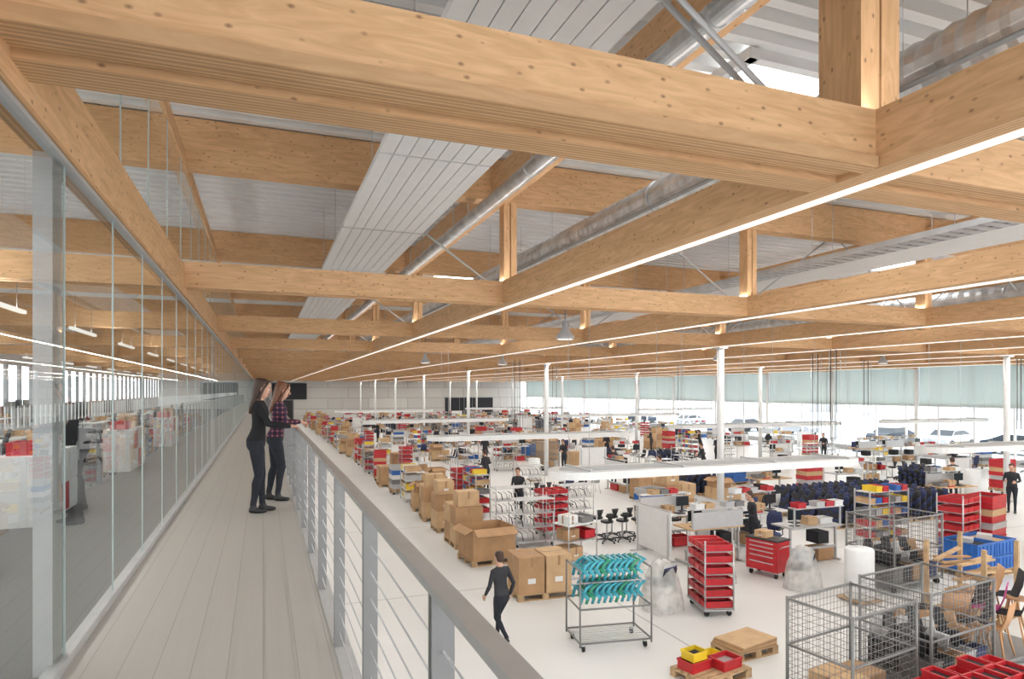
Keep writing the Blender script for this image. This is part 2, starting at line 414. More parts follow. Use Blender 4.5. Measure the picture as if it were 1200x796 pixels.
# ducts
ductm = mat('spiral_duct_zinc', (.60, .61, .62), .33, .75, .2, 5)
def duct(x, z, r, y0, y1, step=.06, n=18):
    b = MB(); pts = []; rr = []; y = y0; i = 0
    while y < y1: pts.append((x, y, z)); rr.append(r*(1.07 if i % 2 else 1)); y += step; i += 1
    b.tube(pts, rr, ductm, n, smooth=False); y = y0
    while y < y1: b.cyl(x, y, z+r, UT, .006, steel, 4); b.tube([(x, y, z), (x, y+.05, z)], r*1.12, ductm, n); y += 3.35
    put('spiral_duct', b)
duct(4.75, CZ+2.46, .21, -3, 70, .075); duct(2.95, CZ+2.62, .085, -3, 60, .3)
duct(3.2, CZ+2.78, .06, -3, 60, .3); duct(17.0, CZ+2.4, .2, -3, 70, .15); duct(5.5, CZ+2.8, .16, -3, 70, .1)
b = MB()
for dz in (0, .1): b.tube([(4.15, -3, CZ+2.0+dz), (4.15, 60, CZ+2.0+dz)], .02, grey, 6)
put('ceiling_pipes', b)
# cable tray
b = MB(); x = 9.3; z = CZ+2.25
b.b2(x-.25, x-.235, -2, 70, z, z+.09, steel); b.b2(x+.235, x+.25, -2, 70, z, z+.09, steel)
y = -2
while y < 70: b.b2(x-.235, x+.235, y, y+.12, z, z+.012, steel); y += .2
for i in range(4): b.tube([(x-.15+i*.09, -2, z+.035), (x-.15+i*.09, 70, z+.035)], .02, [grey, lgrey, lgrey, grey][i], 6)
y = 0
while y < 70: b.cyl(x-.24, y, z, UT, .006, steel, 4); b.cyl(x+.24, y, z, UT, .006, steel, 4); y += 2.2
put('cable_tray', b)
# skylights
for (x, y) in ((6.1, 6.5), (16.4, 13.4), (6.1, 20), (16.4, 26.8), (25, 13.4), (25, 33.5), (-4, 6.5)):
    b = MB(); b.b2(-1.1, 1.1, -.8, .8, -.02, 0.0, skyl)
    for sx in (-1.15, 1.15): b.b2(sx-.06, sx+.06, -.9, .9, -.1, .02, whitep)
    for sy in (-.85, .85): b.b2(-1.2, 1.2, sy-.06, sy+.06, -.1, .02, whitep)
    put('skylight', b, (x, y, UT-.03))
# high-bay lamp and fixtures
b = MB(); b.tube([(0, 0, 0), (0, 0, .06), (0, 0, .2), (0, 0, .26), (0, 0, .4)], [.2, .2, .1, .07, .06], lgrey, 16); b.cyl(0, 0, .4, 1.6, .01, grey, 5); b.cyl(0, 0, -.01, .0, .17, led, 16)
hb = b.mesh('high_bay_lamp')
for p in ((6.3, 13.1), (6.3, 26.5), (16, 20), (24.5, 20), (9.9, 27)): put('high_bay_lamp', hb, (p[0], p[1], CZ+1.15))
def ring(L, W):
    b = MB(); n = 12
    def path(w):
        r = w/2; pts = []
        for i in range(n+1): a = -math.pi/2+math.pi*i/n; pts.append((L/2-W/2+r*math.cos(a), r*math.sin(a)))
        for i in range(n+1): a = math.pi/2+math.pi*i/n; pts.append((-L/2+W/2+r*math.cos(a), r*math.sin(a)))
        return pts
    o, i_ = path(W), path(W-.44); N = len(o); h = .15
    for a in range(N):
        c = (a+1) % N
        b.quad([(*o[a], 0), (*o[c], 0), (*o[c], h), (*o[a], h)], white)
        b.quad([(*i_[c], 0), (*i_[a], 0), (*i_[a], h), (*i_[c], h)], ringm)
        b.quad([(*o[a], h), (*o[c], h), (*i_[c], h), (*i_[a], h)], ringm)
        b.quad([(*i_[a], 0), (*i_[c], 0), (*o[c], 0), (*o[a], 0)], ringm)
    for x in (-L*.42, -L*.15, L*.15, L*.42):
        b.box(x, 0, h+.02, .05, W, .04, lgrey)
        for y in (-W/2+.1, W/2-.1): b.cyl(x, y, h, LB-2.6, .006, steel, 4)
    for y in (-W/2+.12, W/2-.12): b.b2(-L/2+W/2, L/2-W/2, y-.05, y+.05, -.012, 0, led)
    return b.mesh('suspended_light_ring')
rA = ring(7.8, 1.1); rB = ring(10, 1.1)
for y in (11.5, 21.6, 34.5, 52): put('suspended_light_ring', rA, (9.1, y, 2.6))
for y in (12.6, 24.6, 38, 56): put('suspended_light_ring', rB, (22, y, 2.6))
for y in (24.6, 48): put('suspended_light_ring', rA, (34, y, 2.6))
# cable drops
b = MB()
for i in range(5): b.cyl(.12*i, .05*(i % 2), 2.7, LB-.05, .012, black if i % 2 else steel, 5)
cd = b.mesh('service_cable_drop')
for p in ((18.7, 18.2), (17.2, 16), (10, 26), (20, 28.3), (25, 21.4), (29, 27.2), (15, 33), (29, 17.5)): put('service_cable_drop', cd, (p[0], p[1], 0))

# ------------------------------------------------------------ glass partition
b = MB(); ys = [1.79+1.27*k for k in range(-6, 70)]
for a, c in zip(ys[:-1], ys[1:]):
    b.quad([(-1.05, a+.006, GZ+.05), (-1.05, c-.006, GZ+.05), (-1.05, c-.006, CZ+1.3), (-1.05, a+.006, CZ+1.3)], glass)
    b.quad([(-1.0, a+.006, CZ+1.7), (-1.0, c-.006, CZ+1.7), (-1.0, c-.006, UB), (-1.0, a+.006, UB)], glass)
put('glass_partition', b)
b = MB(); edge = mat('glass_edge_seal', (.42, .50, .49), .3)
for a in ys: b.b2(-1.055, -1.045, a-.006, a+.006, GZ+.05, CZ+1.3, edge); b.b2(-1.005, -.995, a-.006, a+.006, CZ+1.7, UB, edge)
b.b2(-1.09, -1.02, YS, YE, GZ, GZ+.055, lgrey); b.b2(-1.08, -1.02, YS, YE, CZ+1.27, CZ+1.3, lgrey)
put('partition_frame', b)
b = MB()
for yy in (4.28, 16.98, 29.68): b.b2(-1.16, -1.07, yy-.09, yy+.09, GZ, CZ+1.3, lgrey)
put('partition_post', b)
b = MB(); dm = mat('manifestation_film', (.75, .78, .78), .6)
y = 1.0
while y < 30: b.b2(-1.043, -1.042, y, y+.012, GZ+1.38, GZ+1.48, dm); y += .08
put('glass_marking_stripes', b)
# ------------------------------------------------------------ railing
b = MB(); RX = .43
b.b2(RX-.03, RX+.025, YS, YE-1, GZ+1.025, GZ+1.05, railm)
y = 1.63-1.2*6
while y < YE-1:
    b.b2(RX-.03, RX+.03, y-.02, y-.008, GZ-.2, GZ+1.025, grey); b.b2(RX-.03, RX+.03, y+.008, y+.02, GZ-.2, GZ+1.025, grey)
    b.b2(RX-.02, RX+.02, y-.008, y+.008, GZ+.9, GZ+1.025, grey)
    y += 1.2
for k in range(8): b.tube([(RX, YS, GZ+.1+k*.112), (RX, YE-1, GZ+.1+k*.112)], .0035, steel, 5)
put('gallery_railing', b)

# ------------------------------------------------------------ kits
KIT = {}
def wheels(b, sx, sy, r=.05):
    for x in (-sx/2+.08, sx/2-.08):
        for y in (-sy/2+.08, sy/2-.08):
            b.tube([(x-.018, y, r), (x+.018, y, r)], r, rubber, 10); b.box(x, y, r*2, .05, .06, .03, steel)
def pallet(b, sx=1.2, sy=.8, z=0):
    for i in range(3): b.box(0, -sy/2+.05+i*(sy-.1)/2, z+.011, sx, .1, .022, pwood)
    for i in range(3):
        for j in range(3): b.box(-sx/2+.07+i*(sx-.14)/2, -sy/2+.05+j*(sy-.1)/2, z+.061, .13, .1, .078, pwood)
    for i in range(3): b.box(-sx/2+.06+i*(sx-.12)/2, 0, z+.108, .12, sy, .018, pwood)
    n = 6
    for i in range(n): b.box(0, -sy/2+.055+i*(sy-.11)/(n-1), z+.127, sx, .1, .02, pwood)
    return z+.137
def carton(b, x, y, z, sx, sy, sz, m=None):
    m = m or card
    b.box(x, y, z+sz/2, sx, sy, sz, m); b.box(x, y, z+sz+.001, sx, .05, .004, tape); b.box(x, y-sy/2-.001, z+sz-.1, .05, .003, .2, tape); b.box(x-sx/2-.001, y, z+sz-.1, .003, .05, .2, tape)
    b.box(x, y-sy/2-.001, z+sz*.35, sx*.3, .003, sz*.14, white)
def opencarton(b, x, y, z, sx, sy, sz, m=None):
    m = m or card; t = .012
    b.box(x, y, z+t/2, sx, sy, t, m)
    for s in (-1, 1):
        b.box(x+s*sx/2, y, z+sz/2, t, sy, sz, m); b.box(x, y+s*sy/2, z+sz/2, sx, t, sz, m)
        b.box(x+s*(sx/2+.1), y, z+sz-.04, .24, sy*.96, .008, m, ry=s*.45); b.box(x, y+s*(sy/2+.11), z+sz-.06, sx*.96, .26, .008, m, rx=-s*.6)
def obin(b, x, y, z, sx, sy, sz, m, cont=None):
    t = .012
    b.box(x, y, z+t/2, sx*.92, sy*.92, t, m)
    for s in (-1, 1): b.box(x+s*(sx/2-t), y, z+sz/2, t, sy, sz, m); b.box(x, y+s*(sy/2-t), z+sz/2, sx, t, sz, m); b.box(x, y+s*sy/2, z+sz-.012, sx*1.03, .02, .024, m); b.box(x+s*sx/2, y, z+sz-.012, .02, sy, .024, m)
    if cont: b.box(x, y, z+sz*.35, sx*.85, sy*.85, sz*.4, cont)
def K(n):
    def d(f):
        b = MB(); f(b); KIT[n] = KIT.get(n, []) + [b.mesh(n)]; return f
    return d
@K('carton_pallet')
def _(b):
    z = pallet(b); carton(b, -.3, 0, z, .56, .76, .75, card); carton(b, .3, 0, z, .56, .76, .75, card2)
@K('carton_pallet')
def _(b):
    z = pallet(b)
    for i in range(2):
        for j in range(2): carton(b, -.3+.6*i, 0, z+j*.5, .58, .78, .49, card if (i+j) % 2 else card2)
    carton(b, -.28, 0, z+1.0, .5, .6, .4, card2)
@K('carton_pallet')
def _(b):
    z = pallet(b); carton(b, 0, 0, z, 1.1, .76, .5, card2); opencarton(b, -.2, 0, z+.5, .6, .6, .35, card)
@K('open_carton_pallet')
def _(b):
    z = pallet(b, 1.2, 1.0); opencarton(b, 0, 0, z, 1.15, .95, .75, card); b.box(0, 0, z+.45, 1.0, .8, .2, card2)
@K('red_bin_trolley')
def _(b):
    wheels(b, .9, .6); b.box(0, 0, .13, .9, .6, .03, steel)
    for x in (-.44, .44):
        for y in (-.28, .28): b.cyl(x, y, .12, 1.45, .015, steel, 6)
    for k in range(6):
        z = .17+k*.215; b.box(0, 0, z-.01, .88, .56, .012, steel)
        for i in range(3): obin(b, -.285+.285*i, 0, z, .27, .56, .12, red, [black, dark, card2, steel, white][(k*2+i) % 5])
@K('red_bin_trolley')
def _(b):
    wheels(b, .85, .6); pallet(b, .85, .6, .1)
    for k in range(7): obin(b, 0.01*(k % 3), .01*(k % 2), .24+k*.17, .8, .58, .165, [red, red, lgrey, red, card2, red, red][k], black if k == 6 else None)
@K('parts_trolley')
def _(b):
    wheels(b, .85, .6); pallet(b, .85, .6, .1)
    for k in range(5): obin(b, 0.01*(k % 3), .01*(k % 2), .24+k*.19, .8, .58, .18, [lgrey, grey, white, blue, lgrey][k], black if k == 4 else None)
@K('parts_trolley')
def _(b):
    wheels(b, 1.0, .6); b.box(0, 0, .13, 1.0, .6, .03, steel); b.box(0, 0, .6, 1.0, .6, .025, steel); b.box(0, 0, 1.0, 1.0, .6, .025, white)
    for x in (-.48, .48):
        for y in (-.28, .28): b.cyl(x, y, .12, 1.3, .015, steel, 6)
    carton(b, -.2, 0, .15, .45, .5, .3, card2); carton(b, -.2, .05, .62, .4, .4, .25, card); obin(b, .28, 0, .62, .35, .5, .2, red, dark); obin(b, .2, 0, 1.02, .4, .5, .15, grey, steel); carton(b, -.25, 0, 1.02, .35, .35, .2, white)
@K('bin_shelving')
def _(b):
    for x in (-.75, 0, .75):
        for y in (-.25, .25): b.box(x, y, .75, .03, .03, 1.5, lgrey)
    for k in range(5):
        z = .15+.32*k; b.box(0, 0, z, 1.5, .52, .02, lgrey)
        for i in range(6):
            c = [red, card2, yellow, grey, blue, red, lgrey][(k*5+i*3) % 7]
            if k < 4 or i % 3: obin(b, -.62+i*.25, 0, z+.01, .22, .48, .15, c, [black, dark, card][i % 3])
@K('bin_shelving')
def _(b):
    for x in (-.6, .6):
        for y in (-.3, .3): b.box(x, y, .65, .03, .03, 1.3, steel)
    for k in range(4):
        z = .15+.34*k; b.box(0, 0, z, 1.2, .62, .02, white)
        for i in range(3): obin(b, -.39+i*.39, 0, z+.01, .36, .58, .2, [white, yellow, lgrey, card2][(k+i) % 4], [dark, card2][i % 2])
def bench(b, v):
    b.box(0, 0, .9, 1.6, .75, .035, [white, lgrey, card2][v])
    for x in (-.74, .74): b.box(x, .2, .45, .05, .05, .88, lgrey); b.box(x, 0, .04, .06, .7, .04, lgrey); b.box(x, .34, 1.15, .035, .035, .55, lgrey)
    b.box(0, .2, .35, 1.45, .04, .06, lgrey)
    if v != 1: b.box(0, .37, 1.12, 1.5, .02, .4, white if v != 2 else lgrey)
    b.box(0, .3, 1.4, 1.55, .28, .025, lgrey)
    cs = [[red, card2, grey, red, blue], [white, red, lgrey, green, red], [grey, lgrey, red, card2, white]][v]
    for i in range(5):
        if (i+v) % 4: obin(b, -.62+i*.3, .3, 1.41, .26, .26, .13, cs[i], dark)
    b.box(.5, .1, 1.2, .4, .03, .26, screen); b.box(.5, .12, 1.0, .04, .04, .2, black); b.box(.5, .1, .925, .22, .16, .015, black)
    obin(b, -.5, .0, .918, .4, .3, .14, cs[0], steel); carton(b, -.02, .05, .918, .3, .25, .2, card2)
    b.box(.2, -.2, .93, .25, .2, .03, black); b.box(-.3, -.25, .935, .3, .06, .04, red)
    carton(b, -.4, 0, .02, .5, .45, .3, card); obin(b, .3, 0, .02, .55, .4, .25, [red, blue, lgrey][v], black)
    b.box(-.45, -.1, .55, .35, .4, .3, dark)
for v in range(3):
    b = MB(); bench(b, v); KIT.setdefault('assembly_workbench', []).append(b.mesh('assembly_workbench'))
def star(b, h):
    for i in range(5):
        a = i*2*math.pi/5; x, y = .28*math.cos(a), .28*math.sin(a)
        b.tube([(0, 0, .1), (x, y, .07)], [.025, .015], black, 6); b.ball((x, y, .03), .028, rubber, 6)
    b.cyl(0, 0, .08, h, .025, steel, 8)
def ochair(b, c):
    star(b, .42); b.tube([(0, -.24, .46), (0, -.1, .45), (0, .12, .45), (0, .24, .43)], [(.2, .03), (.24, .035), (.24, .035), (.2, .03)], c, 12, up=(0, 0, 1))
    b.tube([(0, -.24, .55), (0, -.27, .7), (0, -.28, .9), (0, -.33, 1.05)], [(.17, .025), (.22, .03), (.21, .03), (.16, .02)], c, 12, up=(0, 1, 0))
    b.tube([(0, -.1, .42), (0, -.28, .45), (0, -.3, .7)], .02, black, 6)
    for s in (-1, 1): b.tube([(s*.22, -.1, .44), (s*.29, -.1, .5), (s*.29, -.08, .65)], .015, black, 6); b.box(s*.29, 0, .66, .06, .26, .025, black)
for c in (dark, navy):
    b = MB(); ochair(b, c); KIT.setdefault('office_chair', []).append(b.mesh('office_chair'))
@K('stool_group')
def _(b):
    for i in range(3):
        for j in range(2):
            x, y = -.5+.5*i, -.3+.6*j
            c = MB(); star(c, .55); c.tube([(0, 0, .55), (0, 0, .57), (0, 0, .62), (0, 0, .63)], [.12, .18, .18, .15], black, 12)
            c.tube([(0, -.17, .58), (0, -.2, .85)], [(.03, .015), (.12, .02)], black, 8)
            b.merge(c, Matrix.Translation((x, y, 0)))
@K('seat_stack_pallet')
def _(b):
    z = pallet(b, 1.6, .9)
    for i in range(6):
        for j in range(2):
            for k in range(4):
                x, y, zz = -.65+.26*i, -.22+.44*j, z+.17*k
                b.tube([(x, y+.2, zz+.2), (x, y+.05, zz+.08), (x, y-.12, zz+.06), (x, y-.2, zz+.2), (x, y-.22, zz+.36)], [(.1, .03), (.125, .05), (.125, .05), (.125, .04), (.1, .03)], dark if (i+k) % 2 else navy, 8, up=(1, 0, 0))
@K('rolling_rack')
def _(b):
    wheels(b, 1.2, .6)
    for x in (-.57, .57):
        for y in (-.27, .27): b.cyl(x, y, .12, 1.4, .015, steel, 6)
    for k in range(4):
        z = .15+k*.38; b.box(0, 0, z, 1.16, .56, .012, steel)
        for i in range(7):
            if k < 3: b.tube([(-.5+i*.165, -.2, z+.03), (-.5+i*.165, -.1, z+.2), (-.5+i*.165, .2, z+.22)], .013, black if i % 2 else steel, 5)
def wirecage(b, sx, sy, h):
    wheels(b, sx, sy, .07); z0 = .17
    b.box(0, 0, z0, sx, sy, .04, grey)
    for x in (-sx/2, sx/2):
        for y in (-sy/2, sy/2): b.cyl(x, y, .12, h+.03, .024, grey, 8)
    for s in (-1, 1):
        for z in (z0, z0+(h-z0)/2, h): b.tube([(-sx/2, s*sy/2, z), (sx/2, s*sy/2, z)], .018, grey, 6); b.tube([(s*sx/2, -sy/2, z), (s*sx/2, sy/2, z)], .018, grey, 6)
        n = int(sx/.08)
        for i in range(1, n): x = -sx/2+i*sx/n; b.tube([(x, s*sy/2, z0), (x, s*sy/2, h)], .004, grey, 4)
        n = int(sy/.08)
        for i in range(1, n): y = -sy/2+i*sy/n; b.tube([(s*sx/2, y, z0), (s*sx/2, y, h)], .004, grey, 4)
        z = z0+.1
        while z < h: b.tube([(-sx/2, s*sy/2, z), (sx/2, s*sy/2, z)], .004, grey, 4); b.tube([(s*sx/2, -sy/2, z), (s*sx/2, sy/2, z)], .004, grey, 4); z += .1
b = MB(); wirecage(b, 1.7, 1.1, 1.55)
for i in range(5):
    obin(b, -.6+.3*i, -.25, .2, .28, .5, .3, [grey, dark, card, lgrey, navy][i], dark); obin(b, -.6+.3*i, .25, .2, .28, .48, .4, [dark, lgrey, dark, card2, dark][i], dark)
    for k in range(3): b.tube([(-.6+.3*i, -.3+.25*k, .5), (-.55+.3*i, -.25+.25*k, .62), (-.6+.3*i, -.05+.25*k, .66), (-.5+.3*i, .05+.22*k, .9)], [(.02, .012), (.14, .012), (.14, .012), (.1, .012)], [dark, black, lgrey, dark, card][(i+k) % 5], 8, up=(1, 0, 0))
KIT['wire_mesh_cage'] = [b.mesh('wire_mesh_cage')]
b = MB(); wirecage(b, 1.5, 1.0, 1.5); carton(b, -.3, 0, .2, .5, .6, .3, card2); carton(b, .35, .1, .2, .5, .5, .2, card)
KIT['wire_mesh_cage'].append(b.mesh('wire_mesh_cage'))
@K('white_partition_screen')
def _(b):
    b.box(0, 0, .72, 1.6, .03, 1.1, white); b.box(0, 0, 1.28, 1.62, .04, .025, lgrey)
    for x in (-.7, .7): b.box(x, 0, .015, .06, .5, .03, lgrey); b.box(x, .03, .6, .04, .03, 1.2, lgrey)
@K('chair_row')
def _(b):
    for i in range(3):
        c = MB(); x = -.6+.6*i
        for sx in (-.2, .2):
            for sy in (-.2, .2): c.tube([(sx*1.15, sy*1.15, 0), (sx*.8, sy*.8, .43)], .011, steel, 6)
        c.tube([(0, .22, .44), (0, 0, .43), (0, -.18, .45), (0, -.24, .6), (0, -.28, .85)], [(.18, .012), (.22, .014), (.2, .014), (.2, .014), (.17, .012)], [navy, dark, lgrey][i], 10, up=(0, 1, 1))
        b.merge(c, Matrix.Translation((x, 0, 0)))
@K('plastic_roll')
def _(b):
    b.box(0, 0, .05, .6, .6, .03, pwood); b.tube([(0, 0, .065), (0, 0, .09), (0, 0, 1.05), (0, 0, 1.08), (0, 0, 1.085), (0, 0, 1.0)], [.25, .275, .275, .25, .06, .05], white, 28)
    for x in (-.22, .22):
        for y in (-.22, .22): b.ball((x, y, .025), .025, rubber, 6)
@K('red_tool_cabinet')
def _(b):
    wheels(b, .8, .5, .06); b.box(0, 0, .5, .8, .5, .7, red); b.box(0, 0, .865, .84, .54, .03, black)
    for k, h in enumerate((.1, .1, .1, .14, .16)):
        z = .82-sum((.1, .1, .1, .14, .16)[:k])-h/2; b.box(0, -.256, z, .74, .015, h-.015, red); b.box(0, -.27, z+h*.25, .6, .015, .02, lgrey)
    b.tube([(.42, -.2, .7), (.48, -.2, .75), (.48, .2, .75), (.42, .2, .7)], .012, steel, 6); carton(b, -.1, 0, .88, .3, .3, .15, card2)
@K('blue_crate_pallet')
def _(b):
    z = pallet(b, 1.6, .9)
    for i in range(2):
        for k in range(2):
            x = -.4+.8*i; zz = z+k*.34; obin(b, x, 0, zz, .78, .85, .33, blue, dark if k else None)
            for j in range(5): b.box(x-.3+.15*j, -.43, zz+.15, .02, .02, .26, blue)
            for j in range(4): b.box(x-.4*(1 if i == 0 else -1), -.3+.2*j, zz+.15, .02, .02, .26, blue)
            if k: b.box(x, 0, zz+.2, .7, .75, .12, [dark, card2][i]); b.box(x+.1, .1, zz+.3, .3, .3, .12, lgrey, rz=.4)
@K('wrapped_chair_stack')
def _(b):
    for i in range(3):
        for sx in (-.2, .2):
            for sy in (-.2, .2): b.tube([(sx*1.2, sy*1.2, .02), (sx, sy, .45+.08*i)], .011, steel, 6)
        b.tube([(0, .22, .46+.09*i), (0, -.18, .46+.09*i), (0, -.26, .8+.05*i)], [(.2, .015)]*3, [dark, navy, lgrey][i], 8, up=(0, 1, 1))
    prof = [(0.02, .44, .42), (.15, .43, .40), (.4, .37, .36), (.6, .33, .31), (.78, .28, .24), (.92, .2, .16), (.96, .1, .08), (.965, .02, .02)]
    base = len(b.v); n = 36; k = b.mi(filmm)
    for (z, rx, ry) in prof:
        for j in range(n):
            a = 2*math.pi*j/n; f = 1+.05*math.sin(a*9+z*2)+.03*math.sin(a*4-z*6)
            b.v.append((rx*f*math.cos(a), ry*f*math.sin(a)-.04, z+.02*math.sin(a*3)))
    for i in range(len(prof)-1):
        for j in range(n): a = base+i*n+j; c = base+i*n+(j+1) % n; b.f.append((a, c, c+n, a+n)); b.m.append(k); b.s.append(True)
@K('teal_shell_rack')
def _(b):
    sx, sy, h = 1.25, .75, 1.35
    for x in (-sx/2, sx/2):
        for y in (-sy/2, sy/2): b.cyl(x, y, .1, h, .016, grey, 6)
        b.tube([(x, -sy/2, h), (x, sy/2, h)], .016, grey, 6)
        for z in (.16, .72): b.tube([(x, -sy/2, z), (x, sy/2, z)], .016, grey, 6)
    for z in (.16, .72):
        for y in (-sy/2, sy/2): b.tube([(-sx/2, y, z), (sx/2, y, z)], .016, grey, 6)
    for z in (1.08,):
        for y in (-.15, .15): b.tube([(-sx/2, y, z), (sx/2, y, z)], .014, steel, 6)
    for i in range(9): b.tube([(-sx/2, -sy/2+i*sy/8, .16), (sx/2, -sy/2+i*sy/8, .16)], .006, steel, 4)
    wheels(b, sx, sy, .055)
    for t in range(2):
        for i in range(10):
            x = -sx/2+.12+i*.105; z = .73+.38*t
            c = [teal, teal, green, teal, teal][(i*2+t) % 5]
            for dy in (-.2, .2):
                b.tube([(x-.06, dy, z+.02), (x-.02, dy*1.1, z+.16), (x+.05, dy, z+.28), (x+.16, dy*.9, z+.34)], [(.026, .012), (.03, .012), (.03, .012), (.02, .012)], c, 6, up=(0, 1, 0))
            b.tube([(x+.0, -.42, z+.17), (x-.01, -.2, z+.21), (x-.01, .2, z+.21), (x+.0, .42, z+.17)], [(.026, .012), (.05, .012), (.05, .012), (.026, .012)], c, 6)
            b.tube([(x+.14, -.2, z+.33), (x+.14, .2, z+.33)], [(.04, .01), (.04, .01)], c, 6)
@K('loose_bins_pallet')
def _(b):
    z = pallet(b, 1.0, .7); obin(b, -.25, .1, z, .4, .3, .15, red, dark); obin(b, -.25, .1, z+.15, .3, .25, .13, yellow, dark); obin(b, .2, -.1, z, .4, .3, .15, red, steel); obin(b, .2, .2, z, .3, .2, .12, yellow)
@K('flat_carton_stack')
def _(b):
    z = pallet(b, .9, .6)
    for k in range(4): b.box(.01*k, 0, z+.012+.025*k, .85, .58, .022, card2 if k % 2 else card, rz=.04*k)
@K('red_bin_heap')
def _(b):
    b.box(0, 0, .72, 2.2, 1.2, .03, pwood)
    for x in (-1, 1):
        for y in (-.5, .5): b.box(x, y, .35, .06, .06, .7, steel)
    r = random.Random(3)
    for i in range(7):
        for j in range(3): obin(b, -.95+.31*i, -.4+.4*j, .735+.11*r.randint(0, 2), .29, .38, .13, red, [black, dark, None][r.randint(0, 2)])
    for i in range(7):
        for k in range(2): obin(b, -.95+.31*i, 0, .1+.2*k, .29, .9, .18, red)
@K('timber_offcut_rack')
def _(b):
    z = pallet(b, 1.4, 1.0); r = random.Random(9)
    for i in range(26): b.box(r.uniform(-.2, .2), r.uniform(-.4, .4), z+.04+.04*i, r.uniform(.7, 1.2), .09, .035, [pwood, card2, card][i % 3], rz=r.uniform(-.35, .35), ry=r.uniform(-.06, .06))
    for x in (-.68, .68):
        for y in (-.48, .48): b.box(x, y, .8, .07, .07, 1.3, pwood)
@K('orange_chair_pile')
def _(b):
    om = mat('beech_plywood', (.52, .27, .12), .4); r = random.Random(5)
    for i in range(9):
        c = MB()
        for sx in (-.2, .2):
            for sy in (-.2, .2): c.tube([(sx*1.2, sy*1.2, 0), (sx*.8, sy*.8, .43)], .014, om, 6)
        c.tube([(0, .22, .44), (0, 0, .43), (0, -.18, .45), (0, -.24, .62), (0, -.28, .85)], [(.2, .012)]*5, magenta if i == 4 else [om, dark][i % 2], 10, up=(0, 1, 1))
        b.merge(c, Matrix.Translation((-.45+.45*(i % 3), -.3+.3*(i//3), .2+.15*(i % 3))) @ Matrix.Rotation(r.uniform(-.8, .8), 4, 'Z'))
    b.box(0, 0, .17, 1.5, 1.1, .04, grey)
    for x in (-.65, .65):
        for y in (-.45, .45): b.ball((x, y, .07), .07, rubber, 8)

placed = []
def P(n, x, y, rz=0, v=0, sc=1, R=1.0, z=0):
    placed.append((x, y, R)); return put(n, KIT[n][v % len(KIT[n])], (x, y, z), rz, sc)
# near hand-placed objects
P('teal_shell_rack', 5.5, 9.75, -.15)
P('carton_pallet', 5.45, 12.6, -.05, 0, 1.0)
P('open_carton_pallet', 5.3, 15.6, .1)
P('carton_pallet', 5.25, 17.5, 1.57, 1)
P('carton_pallet', 5.5, 19.5, 0, 1)
P('wrapped_chair_stack', 7.35, 10.95, .3); P('red_bin_trolley', 8.2, 10.5, 1.3, 0)
P('wrapped_chair_stack', 10.9, 10.9, 1, 0, .95); P('red_tool_cabinet', 11.0, 12.0, -1.3, 0, 1.0)
P('wrapped_chair_stack', 9.5, 12.0, 2); P('plastic_roll', 11.4, 9.85)
P('wire_mesh_cage', 13.2, 10.5, .1); P('blue_crate_pallet', 15.8, 10.4, .1); P('red_bin_trolley', 17.2, 11.8, .2, 0, 1.1); P('red_bin_trolley', 18.3, 11.8, .2, 1, 1.05)
P('wire_mesh_cage', 7.55, 6.65, .15, 1, .95); P('timber_offcut_rack', 12.6, 8.4, .2); P('red_bin_heap', 8.25, 5.25, .1, 0, .8)
P('orange_chair_pile', 11.0, 7.1, .1); P('loose_bins_pallet', 6.3, 8.05, .2); P('flat_carton_stack', 7.4, 8.6, .1)
P('wire_mesh_cage', 9.35, 6.9, .12, 0, .95)
P('red_bin_trolley', 8.05, 17.7, .1, 0); P('rolling_rack', 7.0, 16.7, 0); P('stool_group', 9.6, 16.5, 0); P('rolling_rack', 9.3, 18.7, 0.1); P('rolling_rack', 7.2, 18.9, 0)
P('carton_pallet', 13.2, 18.8, 0, 1); P('assembly_workbench', 10.5, 15.2, 0, 0); P('assembly_workbench', 13.1, 14.6, .05, 1)
P('assembly_workbench', 10.5, 13.5, 3.14, 2); P('assembly_workbench', 12.9, 12.7, 3.14, 1)
P('white_partition_screen', 9.45, 14.4, 1.57, 0, 1, .3); P('white_partition_screen', 11.65, 14.8, 1.57, 0, 1, .3)
P('office_chair', 11.4, 16.4, .7, 0, 1, .6); P('office_chair', 12.6, 13.65, 2, 1, 1, .6)
for xx in (17.4, 19.1, 20.8):
    for yy in (15.6, 16.7, 17.8): P('seat_stack_pallet', xx, yy, 0)
P('bin_shelving', 16.6, 13.6, 0, 0); P('plastic_roll', 17.5, 9.8); P('carton_pallet', 19.5, 10.5, 0, 1)
P('parts_trolley', 7.3, 14.6, .3, 1, 1, .8); P('parts_trolley', 11.6, 17.9, .3, 0, 1, .8); P('chair_row', 15.4, 17.2, .2)
